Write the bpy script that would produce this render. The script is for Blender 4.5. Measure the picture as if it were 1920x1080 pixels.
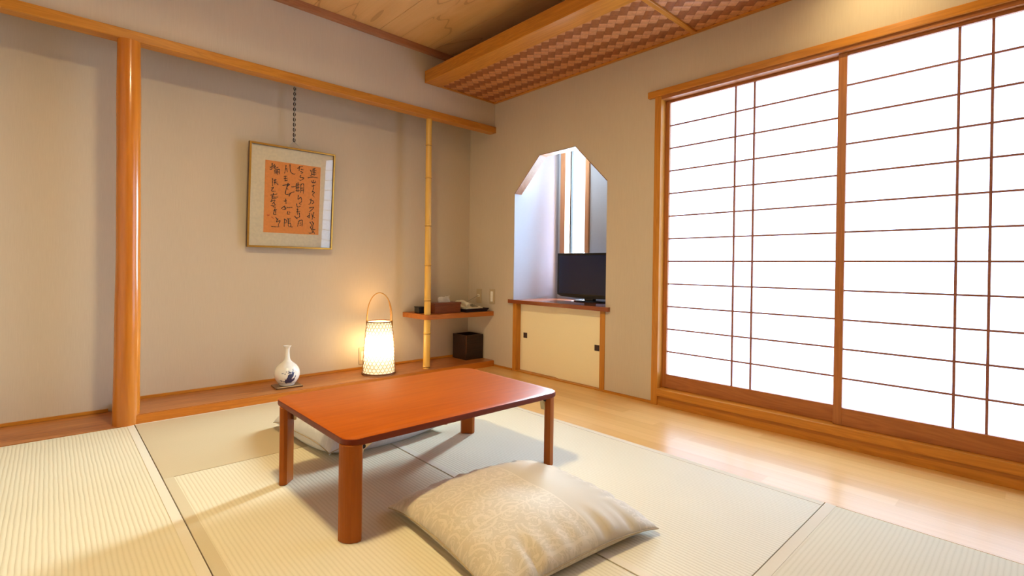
import bpy, bmesh, math, random
from mathutils import Vector, Matrix, noise
random.seed(7)
for o in list(bpy.data.objects): bpy.data.objects.remove(o)
S = bpy.context.scene
C = S.collection
PI = math.pi

# ------------------------------------------------------------------ camera
F, YAW, PITCH, ROLL, CY = 936.4865, 0.747468, 0.0046176, -0.01376345, 505.7239
cam = bpy.data.objects.new('camera', bpy.data.cameras.new('camera')); C.objects.link(cam)
cam.data.sensor_width = 36; cam.data.lens = F / 1920 * 36
cam.data.shift_y = (CY - 540) / 1920
cam.data.clip_start = 0.02
fwd = Vector((math.sin(YAW), math.cos(YAW), 0)); rgt = Vector((math.cos(YAW), -math.sin(YAW), 0)); dwn = Vector((0, 0, -1))
f2 = fwd * math.cos(PITCH) + dwn * math.sin(PITCH); d2 = dwn * math.cos(PITCH) - fwd * math.sin(PITCH)
r3 = rgt * math.cos(ROLL) + d2 * math.sin(ROLL); d3 = d2 * math.cos(ROLL) - rgt * math.sin(ROLL)
M = Matrix((r3, -d3, -f2)).transposed().to_4x4()
M.translation = Vector((0, 0, 0.85))
cam.matrix_world = M
S.camera = cam

# ------------------------------------------------------------------ world, exposure
S.view_settings.view_transform = 'Standard'
S.view_settings.look = 'None'
S.view_settings.gamma = 1
S.view_settings.use_curve_mapping = False
S.view_settings.exposure = 0.98
w = bpy.data.worlds.new('world'); S.world = w; w.use_nodes = True
w.node_tree.nodes['Background'].inputs[0].default_value = (0.75, 0.86, 1.0, 1)
w.node_tree.nodes['Background'].inputs[1].default_value = 0.6

dl = bpy.data.lights.new('niche_daylight', 'AREA'); dl.shape = 'RECTANGLE'; dl.size = .60; dl.size_y = 1.3; dl.energy = 430; dl.color = (.62, .82, 1.0); dl.spread = math.radians(100)
do = bpy.data.objects.new('niche_daylight', dl); C.objects.link(do); do.location = (3.85, 2.98, 1.36)
do.rotation_euler = Vector((-1, -.30, -.20)).to_track_quat('-Z', 'Y').to_euler()
SHOJI_E = 2.3      # daylight held in the shoji paper
NICHE_E = 1.1     # open bright window of the side niche
LAMP_E = 176.0      # warm ceiling lamp
LANTERN_E = 7.0

def srgb(r, g, b):
    f = lambda c: (c / 255 / 12.92) if c / 255 <= .04045 else ((c / 255 + .055) / 1.055) ** 2.4
    return (f(r), f(g), f(b), 1)

# ------------------------------------------------------------------ materials
class NT:
    def __init__(s, name):
        s.m = bpy.data.materials.new(name); s.m.use_nodes = True
        s.n = s.m.node_tree.nodes; s.l = s.m.node_tree.links; s.p = s.n['Principled BSDF']
    def new(s, t, **k):
        n = s.n.new(t)
        for a, b in k.items(): setattr(n, a, b)
        return n
    def put(s, sock, v):
        if isinstance(v, bpy.types.NodeSocket): s.l.new(v, sock)
        else: sock.default_value = v
    def math(s, op, a, b=0.0, c=None):
        n = s.new('ShaderNodeMath', operation=op); s.put(n.inputs[0], a); s.put(n.inputs[1], b)
        if c is not None: s.put(n.inputs[2], c)
        return n.outputs[0]
    def xyz(s):
        tc = s.new('ShaderNodeTexCoord'); sp = s.new('ShaderNodeSeparateXYZ'); s.l.new(tc.outputs['Object'], sp.inputs[0])
        return tc.outputs['Object'], sp.outputs[0], sp.outputs[1], sp.outputs[2]
    def mapping(s, vec, scale, loc=(0, 0, 0)):
        n = s.new('ShaderNodeMapping'); s.l.new(vec, n.inputs[0]); n.inputs['Scale'].default_value = scale; n.inputs['Location'].default_value = loc
        return n.outputs[0]
    def noise(s, vec, scale, detail=3, rough=.5, dist=0):
        n = s.new('ShaderNodeTexNoise'); s.l.new(vec, n.inputs['Vector']); n.inputs['Scale'].default_value = scale
        n.inputs['Detail'].default_value = detail; n.inputs['Roughness'].default_value = rough; n.inputs['Distortion'].default_value = dist
        return n.outputs['Fac']
    def ramp(s, fac, stops):
        n = s.new('ShaderNodeValToRGB'); s.put(n.inputs[0], fac); e = n.color_ramp.elements
        e[0].position, e[0].color = stops[0]; e[1].position, e[1].color = stops[-1]
        for p, c in stops[1:-1]:
            x = e.new(p); x.color = c
        return n.outputs[0]
    def mix(s, f, a, b, mode='MIX'):
        n = s.new('ShaderNodeMix', data_type='RGBA', blend_type=mode); s.put(n.inputs[0], f); s.put(n.inputs[6], a); s.put(n.inputs[7], b)
        return n.outputs[2]
    def bump(s, h, strength=.3, dist=.002):
        n = s.new('ShaderNodeBump'); s.put(n.inputs['Height'], h); n.inputs['Strength'].default_value = strength; n.inputs['Distance'].default_value = dist
        s.l.new(n.outputs[0], s.p.inputs['Normal'])
    def col(s, c): s.put(s.p.inputs['Base Color'], c)
    def set(s, **k):
        for a, b in k.items(): s.p.inputs[a.replace('_', ' ')].default_value = b

def plain(name, c, rough=.6, metal=0, var=.06, scale=60, bump=.05):
    t = NT(name); v, x, y, z = t.xyz(); n = t.noise(v, scale)
    d = tuple(q * (1 - var) for q in c[:3]) + (1,); e = tuple(min(1, q * (1 + var)) for q in c[:3]) + (1,)
    t.col(t.ramp(n, [(.3, d), (.7, e)])); t.set(Roughness=rough, Metallic=metal)
    if bump: t.bump(n, bump, .001)
    return t.m

def wood(name, dark, light, axis='x', rough=.35, scale=1.0, contrast=1.0, coat=0.0, bump=.08, fine=60, spec=.4):
    t = NT(name); v, x, y, z = t.xyz()
    k = {'x': (.6, 9, 9), 'y': (9, .6, 9), 'z': (9, 9, .6)}[axis]
    mv = t.mapping(v, tuple(q * scale for q in k))
    big = t.noise(mv, 1.6, 3, .55, 1.2)
    fk = {'x': (2, fine, fine), 'y': (fine, 2, fine), 'z': (fine, fine, 2)}[axis]
    fn = t.noise(t.mapping(v, fk), 1.5, 2, .6)
    rings = t.math('FRACT', t.math('MULTIPLY', big, 7.0))
    tri = t.math('ABSOLUTE', t.math('SUBTRACT', rings, .5))
    f = t.math('ADD', t.math('MULTIPLY', tri, .7 * contrast), t.math('MULTIPLY', fn, .65))
    t.col(t.ramp(f, [(.15, dark), (.75, light)]))
    t.set(Roughness=rough); t.p.inputs['Specular IOR Level'].default_value = spec
    if coat: t.set(Coat_Weight=coat, Coat_Roughness=.12)
    t.bump(fn, bump, .001)
    return t.m

BEAM = wood('honey_wood_x', srgb(176, 108, 26), srgb(202, 134, 44), 'x', .38)
BEAMY = wood('honey_wood_y', srgb(176, 108, 26), srgb(204, 134, 42), 'y', .38)
BEAMZ = wood('honey_wood_z', srgb(178, 110, 30), srgb(204, 136, 44), 'z', .4)
PILLAR = wood('polished_log', srgb(178, 100, 26), srgb(202, 124, 40), 'z', .22, .35, .5, .3, .03, 25)
SHOJIY = wood('shoji_wood_y', srgb(154, 90, 40), srgb(178, 110, 54), 'y', .42)
SHOJIZ = wood('shoji_wood_z', srgb(160, 96, 44), srgb(184, 116, 58), 'z', .42)
LATT = wood('lattice_wood', srgb(140, 84, 66), srgb(158, 100, 80), 'y', .5)
TOKO = wood('alcove_board', srgb(146, 82, 34), srgb(186, 116, 56), 'x', .32, .8, 1.1, .1, .08, 60, .3)
TOKOEDGE = wood('alcove_edge', srgb(184, 104, 26), srgb(206, 124, 38), 'x', .35)
TABLE = wood('cherry_table', srgb(154, 68, 1), srgb(176, 84, 3), 'x', .36, .7, .6, 0, .02, 30, .12)
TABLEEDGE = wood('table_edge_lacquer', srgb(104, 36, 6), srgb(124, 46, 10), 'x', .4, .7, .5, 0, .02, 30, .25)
TABLEZ = wood('cherry_leg', srgb(154, 78, 10), srgb(172, 92, 16), 'z', .42, .7, .5, 0, .02, 30, .25)
COUNTER = wood('counter_wood', srgb(134, 66, 34), srgb(156, 84, 46), 'y', .16, .8, .6, .5)
SHELFW = wood('shelf_wood', srgb(160, 88, 30), srgb(184, 108, 42), 'x', .45)
LINING = wood('pale_lining', srgb(132, 84, 52), srgb(152, 102, 66), 'y', .5)
PALEZ = wood('niche_frame_wood', srgb(164, 112, 76), srgb(186, 132, 94), 'z', .5)
DARKW = wood('dark_bin_wood', srgb(34, 19, 13), srgb(54, 32, 22), 'x', .35)
BOXW = wood('brown_box_wood', srgb(100, 48, 22), srgb(124, 62, 30), 'x', .4)
CEILTRIM = wood('ceiling_trim', srgb(160, 104, 66), srgb(180, 122, 82), 'x', .5)
MBAMBOO = wood('bamboo_skin', srgb(216, 166, 70), srgb(236, 190, 98), 'z', .25, .5, .4, .3, .02, 30)
GOLD = plain('gilt_frame', srgb(196, 146, 62), .3, .85)
DARKEDGE = plain('frame_side', srgb(74, 42, 22), .4)
MATB = plain('mat_board', srgb(238, 222, 192), .8)
ORANGE = plain('orange_paper', srgb(246, 158, 84), .8)
INK = plain('ink', srgb(34, 28, 34), .7)
SEALRED = plain('seal_red', srgb(210, 90, 50), .7)
FUSUMA = plain('fusuma_paper', srgb(250, 236, 196), .8, 0, .015, 200)
DARKPULL = plain('dark_pull', srgb(50, 26, 20), .5)
WHITEW = plain('white_plaster', srgb(160, 164, 180), .8, 0, .01)
BLACK = plain('black_plastic', srgb(14, 14, 16), .25, 0, .02)
NAVY = plain('navy_lacquer', srgb(22, 24, 44), .3)
CREAM = plain('cream_plastic', srgb(232, 222, 198), .45, 0, .02)
GREYKEY = plain('key_grey', srgb(150, 140, 124), .5)
TISSUE = plain('tissue', srgb(246, 240, 230), .9)
METAL = plain('zinc_metal', srgb(226, 210, 160), .35, .3)
STEEL = plain('dark_steel', srgb(30, 28, 28), .4, .5)
CHAINM = plain('chain_black', srgb(24, 22, 24), .4, .4)
CHAINS = plain('chain_silver', srgb(190, 186, 180), .35, .7)
CANE = plain('cane', srgb(176, 128, 58), .45)
BASKET = plain('basket_split_bamboo', srgb(150, 108, 66), .5)
CANED = plain('dark_cane', srgb(120, 72, 34), .5)
PLATEM = plain('wall_plate', srgb(196, 174, 140), .5, 0, .02)
HERI = plain('border_cloth', srgb(218, 205, 180), .85, 0, .03, 900, .2)
COASTER = wood('vase_board', srgb(90, 60, 36), srgb(130, 92, 56), 'x', .4)
COASTERE = plain('vase_board_edge', srgb(206, 176, 124), .5)

def m_wall():
    t = NT('woven_wall_cloth'); v, x, y, z = t.xyz()
    a = t.noise(t.mapping(v, (420, 420, 12)), 1, 2); b = t.noise(t.mapping(v, (2.5, 2.5, .5)), 1, 2)
    f = t.math('ADD', t.math('MULTIPLY', a, .6), t.math('MULTIPLY', b, .4))
    t.col(t.ramp(f, [(.3, srgb(200, 184, 162)), (.7, srgb(208, 193, 171))])); t.set(Roughness=.9)
    t.bump(a, .25, .001)
    return t.m
WALL = m_wall()

def m_tatami(name, axis, c1, c2, pitch=.0135, strength=1.0):
    t = NT(name); v, x, y, z = t.xyz()
    a = x if axis == 'y' else y          # ribs run along `axis`
    wob = t.noise(t.mapping(v, (7, 30, 1) if axis == 'x' else (30, 7, 1)), 1, 2)
    u = t.math('ADD', a, t.math('MULTIPLY', t.math('SUBTRACT', wob, .5), .006))
    s_ = t.math('SINE', t.math('MULTIPLY', u, 2 * PI / pitch))
    rib = t.math('MULTIPLY', t.math('ADD', s_, 1.0), .5)
    rib = t.math('POWER', rib, .45)
    fine = t.noise(t.mapping(v, (1200, 60, 1) if axis == 'x' else (60, 1200, 1)), 1, 2)
    big = t.noise(v, 1.7, 2)
    base = t.ramp(t.math('ADD', t.math('MULTIPLY', fine, .5), t.math('MULTIPLY', big, .5)), [(.3, c1), (.7, c2)])
    dark = t.mix(1.0, base, (.89, .87, .81, 1), 'MULTIPLY')
    t.col(t.mix(t.math('ADD', t.math('MULTIPLY', rib, strength), 1 - strength), dark, base)); t.set(Roughness=.6)
    t.bump(t.math('ADD', rib, t.math('MULTIPLY', fine, .2)), .35 * strength, .0015)
    return t.m
TAT_Y = m_tatami('rush_ribs_y', 'y', srgb(214, 201, 170), srgb(224, 212, 182))
TAT_X = m_tatami('rush_ribs_x', 'x', srgb(206, 190, 152), srgb(216, 201, 163), strength=.8)
TAT_C = m_tatami('rush_far_mat', 'x', srgb(192, 172, 136), srgb(200, 181, 145), strength=.1)

def m_boards():
    t = NT('golden_floor_boards'); v, x, y, z = t.xyz()
    W = .078
    i = t.math('FLOOR', t.math('DIVIDE', x, W)); fx = t.math('FRACT', t.math('DIVIDE', x, W))
    off = t.math('MULTIPLY', t.math('FRACT', t.math('MULTIPLY', i, .618)), 3.0)
    yy = t.math('DIVIDE', t.math('ADD', y, off), .9); j = t.math('FLOOR', yy)
    wn = t.new('ShaderNodeTexWhiteNoise', noise_dimensions='2D'); cv = t.new('ShaderNodeCombineXYZ'); t.put(cv.inputs[0], i); t.put(cv.inputs[1], j); t.l.new(cv.outputs[0], wn.inputs['Vector'])
    g = t.noise(t.mapping(v, (60, 2.2, 1)), 1, 3, .6, .6)
    f = t.math('ADD', t.math('MULTIPLY', wn.outputs[0], .42), t.math('MULTIPLY', g, .58))
    c = t.ramp(f, [(.2, srgb(212, 162, 92)), (.8, srgb(232, 188, 122))])
    line = t.math('LESS_THAN', t.math('MINIMUM', fx, t.math('SUBTRACT', 1.0, fx)), .008)
    t.col(t.mix(t.math('MULTIPLY', line, .35), c, srgb(140, 92, 48))); t.set(Roughness=.3, Coat_Weight=.08, Coat_Roughness=.16); t.p.inputs['Specular IOR Level'].default_value = .36
    t.bump(g, .03, .001)
    return t.m
BOARDS = m_boards()

def m_ceiling():
    t = NT('cedar_ceiling'); v, x, y, z = t.xyz()
    i = t.math('FLOOR', t.math('DIVIDE', t.math('SUBTRACT', x, .31), .465))
    cv = t.new('ShaderNodeCombineXYZ'); t.put(cv.inputs[0], t.math('ADD', x, t.math('MULTIPLY', i, 3.7))); t.put(cv.inputs[1], t.math('MULTIPLY', y, .22)); t.put(cv.inputs[2], t.math('MULTIPLY', i, 5.1))
    n = t.noise(cv.outputs[0], 3.2, 2, .5, .4)
    r = t.math('ABSOLUTE', t.math('SUBTRACT', t.math('FRACT', t.math('MULTIPLY', n, 6.0)), .5))
    r2 = t.math('SUBTRACT', 1.0, t.math('MULTIPLY', t.math('LESS_THAN', r, .03), .3))
    fine = t.noise(t.mapping(v, (90, 2, 1)), 1, 2)
    c = t.ramp(t.math('ADD', t.math('MULTIPLY', r, .7), t.math('MULTIPLY', fine, .5)), [(.1, srgb(212, 164, 104)), (.7, srgb(226, 182, 122))])
    t.col(t.mix(t.math('SUBTRACT', 1.0, r2), c, srgb(130, 82, 42))); t.set(Roughness=.55)
    return t.m
CEIL = m_ceiling()

def m_wicker():
    t = NT('woven_cedar_strips'); v, x, y, z = t.xyz(); s = .066
    p = t.math('DIVIDE', t.math('ADD', x, y), s); q = t.math('DIVIDE', t.math('SUBTRACT', x, y), s)
    i = t.math('FLOOR', p); j = t.math('FLOOR', q)
    k = t.math('FLOORED_MODULO', t.math('ADD', i, j), 4.0)
    over = t.math('LESS_THAN', k, 1.5)
    fp = t.math('FRACT', p); fq = t.math('FRACT', q)
    ep = t.math('MINIMUM', fp, t.math('SUBTRACT', 1.0, fp)); eq = t.math('MINIMUM', fq, t.math('SUBTRACT', 1.0, fq))
    # strip profile: each strip arches across its width
    hp = t.math('SINE', t.math('MULTIPLY', fp, PI)); hq = t.math('SINE', t.math('MULTIPLY', fq, PI))
    h = t.math('ADD', t.math('MULTIPLY', over, hp), t.math('MULTIPLY', t.math('SUBTRACT', 1.0, over), hq))
    g = t.noise(t.mapping(v, (60, 60, 1)), 1, 2)
    ca = t.ramp(g, [(.3, srgb(190, 126, 74)), (.7, srgb(206, 142, 90))]); cb = t.ramp(g, [(.3, srgb(142, 78, 30)), (.7, srgb(158, 92, 40))])
    c = t.mix(over, cb, ca)  # light and dark strips: the weave's sheen is put into two colours
    edge = t.math('LESS_THAN', t.math('MINIMUM', ep, eq), .035)
    t.col(t.mix(t.math('MULTIPLY', edge, .4), c, srgb(104, 54, 24))); t.set(Roughness=.5)
    t.bump(h, .5, .006)
    return t.m
WICKER = m_wicker()

def emit(name, c, strength, camera_noise=None):
    t = NT(name); v, x, y, z = t.xyz()
    n = t.noise(v, 25, 3)
    t.col(c); t.set(Roughness=.9)
    t.put(t.p.inputs['Emission Color'], t.ramp(n, [(.3, tuple(q * .97 for q in c[:3]) + (1,)), (.7, c)])); t.set(Emission_Strength=strength)
    return t.m
PAPER = emit('lit_shoji_paper', (.56, .78, 1.15, 1), SHOJI_E)
def m_nglass():
    t = NT('bright_hazy_glass'); out = t.n['Material Output']; v, x, y, z = t.xyz()
    tr = t.new('ShaderNodeBsdfTransparent'); em = t.new('ShaderNodeEmission'); em.inputs[0].default_value = (.80, .90, 1, 1)
    t.put(em.inputs[1], t.math('ADD', NICHE_E, t.math('MULTIPLY', t.noise(v, 8), .2))); mx = t.new('ShaderNodeMixShader'); mx.inputs[0].default_value = .35
    t.l.new(tr.outputs[0], mx.inputs[1]); t.l.new(em.outputs[0], mx.inputs[2]); t.l.new(mx.outputs[0], out.inputs[0])
    return t.m
NGLASS = m_nglass()
LAMPM = emit('lamp_diffuser', (1.0, .84, .48, 1), LAMP_E)
LANT = NT('lantern_paper'); _v, _x, _y, _z = LANT.xyz(); _d = LANT.math('DIVIDE', LANT.math('SUBTRACT', _z, .21), .07)
LANT.col((1, .85, .6, 1)); LANT.set(Roughness=.9); LANT.p.inputs['Emission Color'].default_value = (1, .78, .44, 1)
LANT.put(LANT.p.inputs['Emission Strength'], LANT.math('ADD', .55, LANT.math('MULTIPLY', LANT.math('EXPONENT', LANT.math('MULTIPLY', LANT.math('MULTIPLY', _d, _d), -1.0)), LANTERN_E))); LANT = LANT.m

def m_glass():
    t = NT('picture_glass'); out = t.n['Material Output']
    tr = t.new('ShaderNodeBsdfTransparent'); gl = t.new('ShaderNodeBsdfGlossy'); gl.inputs['Roughness'].default_value = .02
    fr = t.new('ShaderNodeFresnel'); fr.inputs[0].default_value = 1.5; mx = t.new('ShaderNodeMixShader')
    t.l.new(fr.outputs[0], mx.inputs[0]); t.l.new(tr.outputs[0], mx.inputs[1]); t.l.new(gl.outputs[0], mx.inputs[2]); t.l.new(mx.outputs[0], out.inputs[0])
    return t.m
GLASS = m_glass()
SCREEN = NT('tv_screen'); SCREEN.col(srgb(18, 32, 70)); SCREEN.set(Roughness=.2); SCREEN = SCREEN.m  # blue reflection on the screen is put into its base colour

def m_cushion(name, base, motif, rough=.62):
    t = NT(name); v, x, y, z = t.xyz()
    # jacquard cloth: a wide band of lobed medallions between plain bands
    vo = t.new('ShaderNodeTexVoronoi', feature='F1', distance='EUCLIDEAN'); t.l.new(t.mapping(v, (9, 9, 0)), vo.inputs['Vector']); vo.inputs['Randomness'].default_value = .35; vo.inputs['Scale'].default_value = 1
    d = vo.outputs['Distance']
    ring = t.math('GREATER_THAN', t.math('SINE', t.math('MULTIPLY', d, 40)), .45)
    n = t.noise(t.mapping(v, (34, 34, 0)), 1, 2, .5, 1.5)
    scr = t.math('LESS_THAN', t.math('ABSOLUTE', t.math('SUBTRACT', n, .5)), .026)
    mot = t.math('MAXIMUM', t.math('MULTIPLY', ring, t.math('GREATER_THAN', n, .46)), t.math('MULTIPLY', scr, .8))
    band = t.math('MULTIPLY', t.math('LESS_THAN', x, .05), t.math('GREATER_THAN', x, -.325))
    band2 = t.math('GREATER_THAN', x, .235)
    lines = t.math('LESS_THAN', t.math('ABSOLUTE', t.math('SUBTRACT', t.math('FRACT', t.math('MULTIPLY', y, 5.2)), .5)), .018)
    edge = t.math('LESS_THAN', t.math('ABSOLUTE', t.math('SUBTRACT', x, .05)), .003)
    m = t.math('MULTIPLY', t.math('MAXIMUM', band, band2), t.math('MAXIMUM', mot, lines))
    m = t.math('MAXIMUM', m, edge)
    weave = t.noise(t.mapping(v, (900, 300, 1)), 1, 2)
    b = t.ramp(weave, [(.3, tuple(q * .95 for q in base[:3]) + (1,)), (.7, base)])
    t.col(t.mix(t.math('MULTIPLY', m, .32), b, motif)); t.set(Roughness=rough, Sheen_Weight=.2)
    t.bump(t.math('ADD', m, t.math('MULTIPLY', weave, .2)), .15, .001)
    return t.m
CUSH = m_cushion('champagne_jacquard', srgb(194, 178, 150), srgb(230, 214, 190))
CUSH2 = m_cushion('grey_jacquard', srgb(206, 203, 200), srgb(222, 219, 218))
SEAM = plain('cushion_seam', srgb(170, 148, 110), .6)

# ------------------------------------------------------------------ mesh helpers
def box(bm, x0, x1, y0, y1, z0, z1, bev=0.0):
    r = bmesh.ops.create_cube(bm, size=1, matrix=Matrix.Translation(((x0 + x1) / 2, (y0 + y1) / 2, (z0 + z1) / 2)) @ Matrix.Diagonal((abs(x1 - x0), abs(y1 - y0), abs(z1 - z0), 1)))
    if bev:
        es = list({e for v in r['verts'] for e in v.link_edges})
        bmesh.ops.bevel(bm, geom=es, offset=bev, segments=2, affect='EDGES', profile=.6)
def prism(bm, pts, lo, hi, axis='z', bev=0.0):
    def mk(p, h): return {'z': (p[0], p[1], h), 'x': (h, p[0], p[1]), 'y': (p[0], h, p[1])}[axis]
    a = [bm.verts.new(mk(p, lo)) for p in pts]; b = [bm.verts.new(mk(p, hi)) for p in pts]
    n = len(pts); fs = [bm.faces.new(a), bm.faces.new(list(reversed(b)))]
    for i in range(n): fs.append(bm.faces.new((a[i], b[i], b[(i + 1) % n], a[(i + 1) % n])))
    if bev:
        es = [e for f in fs[:2] for e in f.edges]
        bmesh.ops.bevel(bm, geom=es, offset=bev, segments=3, affect='EDGES', profile=.6)
def lathe(bm, prof, cx, cy, n=48, cap0=True, cap1=True):
    rings = []
    for r, z in prof: rings.append([bm.verts.new((cx + r * math.cos(2 * PI * i / n), cy + r * math.sin(2 * PI * i / n), z)) for i in range(n)])
    for a, b in zip(rings, rings[1:]):
        for i in range(n): bm.faces.new((a[i], a[(i + 1) % n], b[(i + 1) % n], b[i]))
    if cap0: bm.faces.new(list(reversed(rings[0])))
    if cap1: bm.faces.new(rings[-1])
    return rings
def tube(bm, pts, r, n=8, closed=False, caps=True):
    pts = [Vector(p) for p in pts]; N = len(pts); rings = []
    up = None
    for i, p in enumerate(pts):
        a = pts[(i - 1) % N] if (closed or i > 0) else p; b = pts[(i + 1) % N] if (closed or i < N - 1) else p
        t = (b - a).normalized()
        if up is None: up = t.orthogonal().normalized()
        up = (up - t * up.dot(t)); up = up.normalized() if up.length > 1e-6 else t.orthogonal().normalized()
        s = t.cross(up); rr = r[i] if isinstance(r, (list, tuple)) else r
        rings.append([bm.verts.new(p + (up * math.cos(2 * PI * k / n) + s * math.sin(2 * PI * k / n)) * rr) for k in range(n)])
    for i in range(N if closed else N - 1):
        a, b = rings[i], rings[(i + 1) % N]
        for k in range(n): bm.faces.new((a[k], a[(k + 1) % n], b[(k + 1) % n], b[k]))
    if caps and not closed:
        bm.faces.new(list(reversed(rings[0]))); bm.faces.new(rings[-1])
def thing(name, label, cat, loc=(0, 0, 0), rotz=0, group=None):
    o = bpy.data.objects.new(name, None); C.objects.link(o); o.location = loc; o.rotation_euler = (0, 0, rotz)
    o.empty_display_size = .05; o['label'] = label; o['category'] = cat
    if group: o['group'] = group
    return o
def obj(name, bm, m, parent=None, label=None, smooth=False, local=False):
    """bm in world coordinates unless local; parents are unrotated empties unless local"""
    bmesh.ops.recalc_face_normals(bm, faces=bm.faces[:])
    off = Vector((0, 0, 0)); p = parent
    if not local:
        while p is not None: off += p.location; p = p.parent
    if parent is None and not local and bm.verts:
        xs = [v.co for v in bm.verts]
        off = Vector(((min(v.x for v in xs) + max(v.x for v in xs)) / 2, (min(v.y for v in xs) + max(v.y for v in xs)) / 2, min(v.z for v in xs)))
    if off.length: bmesh.ops.translate(bm, verts=bm.verts[:], vec=-off)
    me = bpy.data.meshes.new(name); bm.to_mesh(me); bm.free()
    ms = m if isinstance(m, (list, tuple)) else [m]
    for q in ms: me.materials.append(q)
    if smooth:
        for q in me.polygons: q.use_smooth = True
        me.set_sharp_from_angle(angle=math.radians(40))
    o = bpy.data.objects.new(name, me); C.objects.link(o)
    if parent is None:
        if not local: o.location = off
    else: o.parent = parent
    if label: o['label'] = label
    return o
def tag(o, label, cat, group=None):
    o['label'] = label; o['category'] = cat
    if group: o['group'] = group
    return o
def struct(name, bm, m, parent=None, smooth=False, label=None):
    o = obj(name, bm, m, parent, label, smooth)
    if parent is None: o['kind'] = 'structure'
    return o
def B(*a, **k):
    bm = bmesh.new(); box(bm, *a, **k); return bm
def sroot(name, loc=(0, 0, 0)):
    o = bpy.data.objects.new(name, None); C.objects.link(o); o.location = loc; o['kind'] = 'structure'; o.empty_display_size = .05
    return o

XR = 2.816
XL, YR = -1.15, -1.65     # unseen left and rear walls
YT = 3.62                 # alcove back wall
# ------------------------------------------------------------------ structure
struct('floor', B(2.102, 2.90, YR, 3.28, -.06, 0), BOARDS)
bm = bmesh.new(); box(bm, XL, 2.102, YR, 3.7, -.10, -.045)
struct('floor_base', bm, BEAM)['label'] = 'wooden subfloor under the tatami mats'
bm = bmesh.new()
prism(bm, [(3.72, 0), (3.72, 2.56), (YR, 2.56), (YR, 0), (-.31, 0), (-.31, 1.945), (1.70, 1.945), (1.70, 0), (2.085, 0), (2.085, 1.459), (2.371, 1.741), (2.736, 1.735), (3.018, 1.459), (3.018, 0)], XR, XR + .073, 'x')
struct('wall_right', bm, WALL)
struct('wall_back', B(XL, XR, YT, YT + .1, 0, 2.56), WALL)
bm = bmesh.new(); box(bm, XL, XR, 3.285, 3.335, 2.055, 2.56)
struct('wall_back_upper', bm, WALL)
struct('wall_left', B(XL - .1, XL, YR, YT + .1, -.1, 2.56), WALL)
struct('wall_rear', B(XL, XR + .07, YR - .1, YR, -.1, 2.56), WALL)
bm = bmesh.new()
x = .31 - .465 * 4
while x < 2.82:
    box(bm, x + .0015, min(x + .465, 2.86) - .0015, YR, 3.285, 2.522, 2.535, .0012); x += .465
box(bm, XL, 2.86, YR, 3.34, 2.536, 2.57)
struct('ceiling', bm, CEIL)
struct('alcove_ceiling', B(XL, XR, 3.335, YT, 2.30, 2.33), CEIL)
struct('trim_1', B(XL, XR, 3.25, 3.285, 2.478, 2.522, bev=.003), CEILTRIM)
struct('trim_2', B(XL, XR - .001, 3.262, 3.342, 2.003, 2.055, bev=.003), BEAM)['label'] = 'long honey-coloured beam above the alcove'
# dropped canopy of woven cedar along the window side
dc = sroot('dropped_ceiling', (2.45, .8, 2.255)); dc['label'] = 'dropped woven cedar ceiling panel above the shoji side'
obj('fascia_beam', B(2.104, 2.245, YR, 3.284, 2.255, 2.347, bev=.003), BEAMY, dc)
obj('woven_panel', B(2.245, 2.792, YR, 3.284, 2.263, 2.275), WICKER, dc)
obj('edge_strip', B(2.792, XR, YR, 3.284, 2.255, 2.285, bev=.002), BEAMY, dc)
bm = bmesh.new(); box(bm, 2.245, 2.792, 3.262, 3.284, 2.256, 2.266, bev=.002); obj('edge_strip', bm, BEAM, dc)
for yy in (1.455, -.1):
    obj('batten', B(2.245, 2.792, yy - .016, yy + .016, 2.251, 2.264, bev=.004), BEAM, dc)

# alcove floor: low board at the left, raised board to the right of the post
struct('alcove_floor', B(XL, .29, 3.242, YT, -.045, .003, bev=.001), TOKO)['label'] = 'flush board strip at the foot of the left alcove wall'
ts = sroot('alcove_step', (1.55, 3.44, -.04)); ts['label'] = 'low raised alcove board running to the right wall'
obj('board', B(.285, XR - .002, 3.255, YT, .012, .05, bev=.002), TOKO, ts)
obj('front_edge', B(.29, XR - .002, 3.249, 3.2555, -.04, .047, bev=.001), TOKOEDGE, ts)
struct('baseboard_back', B(XL, .25, YT - .012, YT, .003, .02, bev=.002), BEAM)
struct('baseboard_alcove', B(.30, XR - .004, YT - .012, YT, .05, .066, bev=.002), BEAM)
struct('baseboard_right', B(XR - .008, XR, 1.712, 2.088, 0, .016, bev=.001), BEAMY)
struct('baseboard_right_2', B(XR - .008, XR, 3.02, 3.247, 0, .016, bev=.001), BEAMY)

# ------------------------------------------------------------------ tatami
HERI2 = plain('sand_border_cloth', srgb(200, 184, 150), .85, 0, .03, 900, .2)
def mat(label, x0, x1, y0, y1, axis, m, borders, hm=None):
    t = thing('tatami_mat', label, 'tatami mat', ((x0 + x1) / 2, (y0 + y1) / 2, -.045), 0, 'tatami mats on the floor')
    obj('straw_core', B(x0 + .001, x1 - .001, y0 + .001, y1 - .001, -.045, -.006), CANE, t)
    obj('rush_cover', B(x0 + .001, x1 - .001, y0 + .001, y1 - .001, -.006, 0, bev=.0015), m, t)
    for (a, b, c, d) in borders:
        obj('cloth_border', B(a, b, c, d, -.0045, .0009, bev=.0004), hm or HERI, t)
mat('pale tatami mat left of the round post, ribs running away from the viewer', -.59, .3326, 1.42, 3.241, 'y', TAT_Y, [(.301, .331, 1.42, 3.241), (-.59, -.56, 1.42, 3.241)])
mat('darker smooth tatami mat lying along the raised alcove board, behind the table', .334, 2.101, 2.360, 3.249, 'x', TAT_C, [(.335, 2.10, 3.238, 3.248)])
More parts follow.
